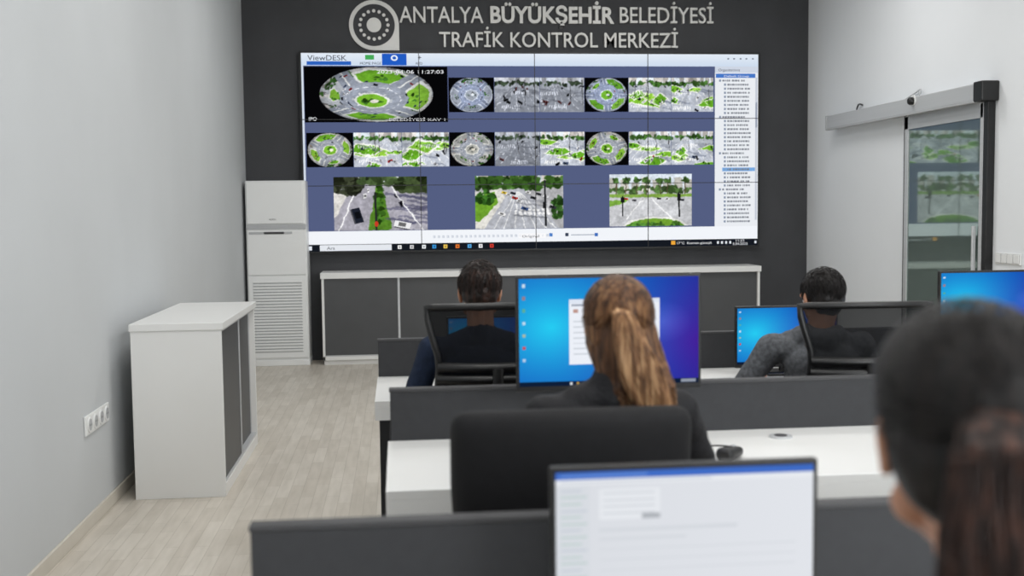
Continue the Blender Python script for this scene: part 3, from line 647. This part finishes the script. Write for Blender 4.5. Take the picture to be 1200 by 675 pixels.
def blob(name,parts,m,g,vox=.008,smooth=8,T=None,disp=0,dscale=.05):
    V=[];F=[]
    for p in parts:
        if p[0]=='c': add_caps(V,F,*p[1:])
        else: add_ell(V,F,*p[1:])
    if T is not None: V=[T@v for v in V]
    me=bpy.data.meshes.new(name); me.from_pydata([tuple(v) for v in V],[],F); o=mkobj(name,me,m,g)
    r=o.modifiers.new('remesh','REMESH'); r.mode='VOXEL'; r.voxel_size=vox; r.use_smooth_shade=True
    s=o.modifiers.new('smooth','SMOOTH'); s.factor=.5; s.iterations=smooth
    if disp>0:
        t=bpy.data.textures.new(name+'_folds','CLOUDS'); t.noise_scale=dscale; d=o.modifiers.new('folds','DISPLACE'); d.texture=t; d.strength=disp; d.mid_level=.5; d.texture_coords='GLOBAL'
    return o
def hand(name,wrist,ang,side,m,g,down=0.):
    R_=Matrix.Rotation(ang,3,'Z')@Matrix.Rotation(-down,3,'X'); w=Vector(wrist); P=lambda x,y,z: w+R_@Vector((x*side,y,z))
    parts=[('c',P(0,-.03,0),P(0,.0,0),.026,.024),('e',P(0,.05,.004),(.040,.052,.017),R_),('c',P(-.022,.01,0),P(-.028,.07,.002),.017,.012),('c',P(.02,.01,0),P(.028,.075,.0),.017,.011)]
    for i,(x,l,a) in enumerate(((-.028,.070,-.10),(-.010,.078,-.02),(.009,.072,.05),(.027,.056,.14))):
        x2=x+math.sin(a)*l*.45; x3=x+math.sin(a)*l*.8; x4=x+math.sin(a)*l
        b=P(x,.082,.004); c=P(x2,.082+l*.45,.010); d=P(x3,.082+l*.78,-.002); e=P(x4,.082+l*.98,-.016)
        parts+=[('c',b,c,.0098,.009),('c',c,d,.009,.0082),('c',d,e,.0082,.0072)]
    parts+=[('c',P(-.026,.012,-.004),P(-.052,.042,-.008),.015,.012),('c',P(-.052,.042,-.008),P(-.060,.078,-.012),.0115,.009)]
    return blob(name,parts,m,g,vox=.0035,smooth=3)
def strands(name,lists,r,m,g,T=None):
    if T is not None: lists=[[T@Vector(p) for p in l] for l in lists]
    n=len(lists[0]); rad=[1]*n; rad[-1]=.3; rad[0]=.7
    return curve(name,lists,r,m,g,res=0,radii=rad)
def person(name,hip,chest,neck,head_c,yaw,pitch,S,cloth,trou,skin,elbows,wrists,hand_ang,shw=.18,female=False,hood=False,roll=0):
    g=group(name,(hip[0],hip[1],0)); hip=Vector(hip);chest=Vector(chest);neck=Vector(neck)
    mid=hip.lerp(chest,.5)
    sh=[neck+Vector((s*shw,0,-.055)) for s in (-1,1)]
    w=.9 if female else 1.
    parts=[('e',hip+Vector((0,.02,0)),(.165*(1.03 if female else 1),.125,.115)),('e',mid,(.135*w,.105,.16)),('e',chest,(.165*w,.115,.17)),('e',chest+Vector((0,-.015,.07)),(.17*w,.10,.10)),
           ('c',neck+Vector((-shw*.9,0,-.06)),neck+Vector((shw*.9,0,-.06)),.062,.062),('c',neck+Vector((-shw*.55,0,-.03)),neck+Vector((0,-.005,.0)),.05,.055),('c',neck+Vector((shw*.55,0,-.03)),neck+Vector((0,-.005,.0)),.05,.055)]
    for s,E,Wr in zip(sh,elbows,wrists):
        E=Vector(E);Wr=Vector(Wr); parts+=[('c',s,E,.062*w,.048*w),('c',E,E.lerp(Wr,.93),.047*w,.034*w)]
    if hood: parts+=[('c',neck+Vector((-.08,-.03,-.0)),neck+Vector((0,-.085,-.025)),.04,.055),('c',neck+Vector((.08,-.03,.0)),neck+Vector((0,-.085,-.025)),.04,.055),('c',neck+Vector((-.07,.03,.0)),neck+Vector((-.08,-.03,0)),.03,.038),('c',neck+Vector((.07,.03,.0)),neck+Vector((.08,-.03,0)),.03,.038)]
    else: parts+=[('c',neck+Vector((0,-.01,-.01)),neck+Vector((0,-.004,.03)),.062,.058)]
    blob('jacket',parts,cloth,g,vox=.009,smooth=5,disp=.014,dscale=.07)
    lp=[('e',hip+Vector((0,.02,-.03)),(.16,.12,.08))]
    sp=[]
    for s in (-1,1):
        k=hip+Vector((s*.13,.42,-.01)); an=Vector((k.x+s*.01,k.y+.03,.10)); lp+=[('c',hip+Vector((s*.09,.03,-.02)),k,.082,.058),('c',k,an,.056,.038)]
        sp+=[('c',an+Vector((0,-.02,-.055)),an+Vector((0,.14,-.068)),.040,.030),('c',an+Vector((0,-.02,-.055)),an+Vector((0,0,.0)),.040,.038)]
    blob('trousers',lp,trou,g,vox=.010,smooth=5,disp=.01,dscale=.06); blob('shoes',sp,M['black'],g,vox=.006,smooth=3)
    for i,(Wr,ha) in enumerate(zip(wrists,hand_ang)): hand('hand_%s'%('left' if i==0 else 'right'),Wr,ha,(-1,1)[i],skin,g)
    T=Matrix.Translation(head_c)@Euler((pitch,roll,yaw),'XYZ').to_matrix().to_4x4()@Matrix.Scale(S,4)
    Ti=T.inverted(); nl=Ti@(neck+Vector((0,-.005,-.02)))
    hp=[('e',(0,-.012,.03),(.073,.090,.083)),('e',(0,.028,-.025),(.060,.064,.080)),('e',(0,.045,-.085),(.036,.038,.028)),('c',(-.045,.01,-.062),(0,.05,-.092),.024,.022),('c',(.045,.01,-.062),(0,.05,-.092),.024,.022),
        ('c',(0,.088,.012),(0,.106,-.022),.009,.012),('e',(-.013,.098,-.027),(.009,.010,.008)),('e',(.013,.098,-.027),(.009,.010,.008)),('c',(-.042,.075,.026),(.042,.075,.026),.012,.012),
        ('e',(-.036,.068,-.024),(.022,.020,.018)),('e',(.036,.068,-.024),(.022,.020,.018)),('c',(0,-.02,-.05),nl,.052 if not female else .046,.056 if not female else .05)]
    blob('head',hp,skin,g,vox=.0045,smooth=4,T=T)
    for s in (-1,1):
        Rr=Matrix.Rotation(s*.35,3,'Z'); blob('ear_%s'%('l' if s<0 else 'r'),[('e',(s*.076,-.008,-.006),(.008,.018,.030),Rr),('c',(s*.074,-.0,-.03),(s*.078,-.012,.012),.007,.009),('e',(s*.082,-.018,.004),(.006,.008,.024),Rr)],skin,g,vox=.003,smooth=2,T=T)
        blob('eye_%s'%('l' if s<0 else 'r'),[('e',(s*.031,.072,.004),(.0135,.0125,.0105))],M['eye'],g,vox=.002,smooth=1,T=T)
        blob('iris_%s'%('l' if s<0 else 'r'),[('e',(s*.031,.0825,.004),(.0058,.004,.0058))],M['iris'],g,vox=.001,smooth=1,T=T)
        curve('brow_%s'%('l' if s<0 else 'r'),[[T@Vector((s*.014,.090,.027)),T@Vector((s*.032,.086,.033)),T@Vector((s*.05,.073,.027))]],.003,M['hair_dark'],g)
    blob('mouth',[('c',(-.02,.080,-.056),(0,.088,-.054),.004,.006),('c',(.02,.080,-.056),(0,.088,-.054),.004,.006),('c',(-.012,.082,-.062),(.012,.082,-.062),.006,.006)],M['lip'],g,vox=.002,smooth=1,T=T)
    return g,T
def short_hair(g,T,m,seed):
    r=random.Random(seed)
    blob('hair',[('e',(0,-.022,.048),(.083,.094,.080)),('e',(0,-.055,.0),(.074,.052,.072)),('e',(-.068,-.02,.025),(.014,.04,.035)),('e',(.068,-.02,.025),(.014,.04,.035)),('e',(0,-.048,-.045),(.052,.040,.035))],m,g,vox=.005,smooth=3,T=T,disp=.008,dscale=.02)
    Ls=[]
    for i in range(900):
        a=r.uniform(0,2*math.pi); z=r.uniform(-.55,1)
        cr=math.sqrt(max(0,1-z*z)); p=Vector((cr*math.cos(a),cr*math.sin(a),z))
        if p.y>.45 and z<.55: continue
        base=Vector((p.x*.080,-.022+p.y*.092,.040+p.z*.084)); tan=Vector((r.uniform(-.3,.3)-p.x*.2,.35*(1 if p.y>0 else -.2),-1 if z<.5 else -.1)); tan=tan-p*tan.dot(p); tan.normalize()
        Ls.append([base,base+p*.006+tan*.010,base+p*.007+tan*.022,base+p*.004+tan*.032])
    strands('hair_strands',Ls,.0011,m,g,T)
def sph(th,ph,rx=.079,ry=.098,rz=.090,c=(0,-.014,.034)):
    return Vector((c[0]+rx*math.sin(th)*math.cos(ph),c[1]+ry*math.sin(th)*math.sin(ph),c[2]+rz*math.cos(th)))
def pulled_hair(g,T,m,tie,tail,seed,loose=None,n=700,swell=1.,m2=None):
    """hair combed over the skull to a tie, tail = list of (point, half width)"""
    m2=m2 or m
    r=random.Random(seed); C=Vector((0,-.014,.034)); td=(Vector(tie)-C); tn=Vector((td.x/.079,td.y/.098,td.z/.090)).normalized()
    blob('hair_cap',[('e',(0,-.02,.042),(.080*swell,.092,.084)),('e',(0,-.05,.0),(.078*swell,.058,.085)),('e',(-.062,-.02,.01),(.020,.045,.045)),('e',(.062,-.02,.01),(.020,.045,.045))],m,g,vox=.005,smooth=4,T=T,disp=.003,dscale=.02)
    tp=[]
    for i in range(len(tail)-1):
        (a,wa),(b,wb)=tail[i],tail[i+1]
        for s in (-.5,0,.5): tp.append(('c',Vector(a)+Vector((s*wa,0,0)),Vector(b)+Vector((s*wb,0,0)),max(.010,wa*.5),max(.008,wb*.5)))
    blob('ponytail',tp,m2,g,vox=.005,smooth=3,T=T,disp=.006,dscale=.03)
    Ls=[]
    for i in range(n):
        ph=r.uniform(0,2*math.pi); th=r.uniform(.9,1.9)
        if math.sin(ph)>.1: th=min(th,1.05+.25*r.random())
        p=sph(th,ph); nn=Vector(((p.x-C.x)/.079,(p.y-C.y)/.098,(p.z-C.z)/.090)).normalized(); l=[]
        for k in range(9):
            t=k/8.; v=nn.slerp(tn,t) if (nn.dot(tn)>-.95) else nn.lerp(tn,t).normalized(); rr=1.04*swell**.9+.02*math.sin(t*3)+r.uniform(0,.015)
            l.append(Vector((C.x+v.x*.079*rr,C.y+v.y*.098*rr,C.z+v.z*.090*rr)))
        Ls.append(l)
    strands('combed_strands',Ls,.0011,m,g,T)
    Ls=[]
    P=[Vector(a) for a,_ in tail]; W=[w for _,w in tail]
    for i in range(n):
        ux=r.uniform(-1,1); uy=r.uniform(-1,1); sc=1/max(1,math.hypot(ux,uy)); l=[]; end=r.uniform(.8,1.05); wob=r.uniform(0,6)
        for k in range(12):
            t=min(1.0,k/11.*end)*(len(P)-1); j=min(int(t),len(P)-2); f=t-j
            c=P[j].lerp(P[j+1],f); w=W[j]*(1-f)+W[j+1]*f
            l.append(c+Vector((ux*sc*w*1.12+.003*math.sin(wob+k),uy*sc*w*.62,.002*math.sin(wob*2+k*.8))))
        Ls.append(l)
    strands('tail_strands',Ls,.0012,m2,g,T)
    if loose:
        Ls=[]; bp_=[]
        for i in range(n):
            ph=r.uniform(math.pi*.95,2.05*math.pi); p=sph(r.uniform(1.0,1.7),ph,.083,.098,.09)
            u=p.x/.083; dx,ww,zz=loose
            q1=Vector((p.x*1.06,p.y-.002,p.z-.06)); q2=Vector((u*ww*1.2+dx*.35,-.095+.05*abs(u)+r.uniform(-.02,.02),-.11)); q3=Vector((u*ww+dx,-.10+r.uniform(-.025,.025),zz+.05*r.random()))
            l=[]
            for k in range(9):
                t=k/8.; a=p.lerp(q1,t);b=q1.lerp(q2,t);c=q2.lerp(q3,t); l.append(a.lerp(b,t).lerp(b.lerp(c,t),t))
            Ls.append(l)
            if i%10==0:
                rs=[.004,.006,.009,.012,.014,.015,.014,.012,.010]
                for k in range(1,7,2): bp_.append(('c',l[k]*1.0,l[k+2],rs[k],rs[k+2]))
        blob('loose_hair',bp_,m,g,vox=.006,smooth=4,T=T,disp=.005,dscale=.02)
        strands('loose_strands',Ls[::2],.0014,m,g,T); strands('loose_strands_light',Ls[1::2],.0014,m2,g,T)
    blob('hair_tie',[('e',tuple(Vector(tie)),(.018,.010,.010))],M['black'],g,vox=.003,smooth=1,T=T)
CL1=mat('denim_navy_jacket',(32,42,62),.85,var=.2,scale=30,bump=.3,bscale=200,spec=.2)
CL2=mat('black_jacket',(27,27,30),.7,var=.2,scale=20,bump=.3,bscale=120,spec=.3)
CL3=mat('grey_heather_hoodie',(98,100,104),.9,var=.3,scale=60,bump=.3,bscale=250,spec=.2)
CL4=mat('dark_sweater',(36,34,38),.9,var=.2,scale=40,bump=.3,bscale=200,spec=.2)
TR=mat('dark_trousers',(30,32,40),.85,var=.15,scale=40)
# woman at the second row
g,T=person('seated_woman',(.46,2.76,.585),(.50,2.79,.86),(.55,2.81,1.085),(.575,2.86,1.243),-.05,-.08,1.04,CL2,TR,M['skin'],[(.29,2.86,.80),(.84,2.92,.80)],[(.40,3.20,.775),(.80,3.19,.775)],[-.3,.2],shw=.175,female=True)
pulled_hair(g,T,M['hair_blond'],(-.012,-.112,.058),[((-.012,-.114,.056),.014),((-.004,-.134,.032),.024),((.012,-.134,-.03),.036),((.034,-.132,-.10),.048),((.060,-.13,-.165),.046),((.086,-.125,-.235),.028)],3,loose=(.062,.066,-.20),swell=1.13,m2=M['hair_blond_tips'],n=1000)
# man in front row, left
g,T=person('seated_man',(.34,4.47,.575),(.34,4.52,.83),(.335,4.55,1.04),(.335,4.59,1.215),.0,-.12,1.06,CL1,TR,M['skin2'],[(.05,4.56,.78),(.60,4.60,.78)],[(.22,4.80,.775),(.46,4.80,.775)],[-.3,.3],shw=.20)
short_hair(g,T,M['hair_dark'],1)
# man in front row, right, grey hoodie
g,T=person('seated_man',(1.86,4.47,.56),(1.80,4.53,.82),(1.79,4.56,1.015),(1.825,4.60,1.16),.15,-.18,1.05,CL3,TR,M['skin2'],[(1.49,4.62,.80),(2.07,4.60,.78)],[(1.62,4.82,.775),(1.98,4.80,.775)],[-.3,.25],shw=.20,hood=True)
short_hair(g,T,M['hair_black'],2)
# woman nearest the camera
g,T=person('seated_woman',(.66,1.0,.60),(.655,1.06,.86),(.65,1.09,1.09),(.628,1.16,1.300),-.2,-.12,1.15,CL4,TR,M['skin2'],[(.42,1.12,.82),(.92,1.15,.82)],[(.48,1.44,.775),(.86,1.44,.775)],[-.1,.1],shw=.165,female=True)
pulled_hair(g,T,M['hair_black'],(-.01,-.115,.03),[((-.01,-.118,.03),.022),((-.012,-.145,.0),.036),((-.012,-.150,-.08),.050),((-.008,-.15,-.16),.052),((-.004,-.14,-.25),.044),((.0,-.135,-.35),.02)],9,loose=None,swell=1.10,n=1000,m2=M['hair_dark_tips'])

# ------------------------------------------------------------------ lights
LEDM=emat('led_panel_diffuser',(255,255,255),1.3)
for i,(x,y) in enumerate([(x,y) for x in (.2,2.9) for y in (0.6,3.4,6.2,9.0)]):
    g=group('ceiling_light_panel',(x,y,CH)); box('frame',x-.62,x+.62,y-.32,y+.32,CH-.03,CH,M['white_ac'],g); box('diffuser',x-.6,x+.6,y-.3,y+.3,CH-.034,CH-.029,LEDM,g)
    l=bpy.data.lights.new('led','AREA'); l.shape='RECTANGLE'; l.size=1.2; l.size_y=.6; l.energy=27; l.color=(1,.99,.97); o=bpy.data.objects.new('lamp',l); COL.objects.link(o); o.location=(x,y,CH-.05); parent(o,g)
l=bpy.data.lights.new('window_daylight','AREA'); l.shape='RECTANGLE'; l.size=2.4; l.size_y=1.8; l.energy=175; l.color=(.95,.98,1)
o=bpy.data.objects.new('window_daylight',l); COL.objects.link(o); o.location=(3.4,-2.6,2.4); o.rotation_euler=(Vector((-3.2,8.5,-1.6))).to_track_quat('-Z','Y').to_euler()
w=bpy.data.worlds.new('world'); SC.world=w; w.use_nodes=True; w.node_tree.nodes['Background'].inputs[0].default_value=(.8,.85,.9,1); w.node_tree.nodes['Background'].inputs[1].default_value=.5

# ------------------------------------------------------------------ camera
f,a,p,rl,H=1287.4,.1026,.0709,.0112,1.5623
cd=bpy.data.cameras.new('camera'); cam=bpy.data.objects.new('camera',cd); COL.objects.link(cam); SC.camera=cam
ca,sa,cp,sp=math.cos(a),math.sin(a),math.cos(p),math.sin(p)
Fv=Vector((sa*cp,ca*cp,-sp)); Rv=Vector((ca,-sa,0)); Uv=Vector((sa*sp,ca*sp,cp)); c,s=math.cos(rl),math.sin(rl)
R2=Rv*c-Uv*s; U2=Rv*s+Uv*c
mt=Matrix((R2,U2,-Fv)).transposed().to_4x4(); mt.translation=Vector((0,0,H)); cam.matrix_world=mt
cd.sensor_width=36; cd.lens=36*f/1200; cd.clip_start=.05; cd.dof.use_dof=True; cd.dof.focus_distance=7.5; cd.dof.aperture_fstop=2.6
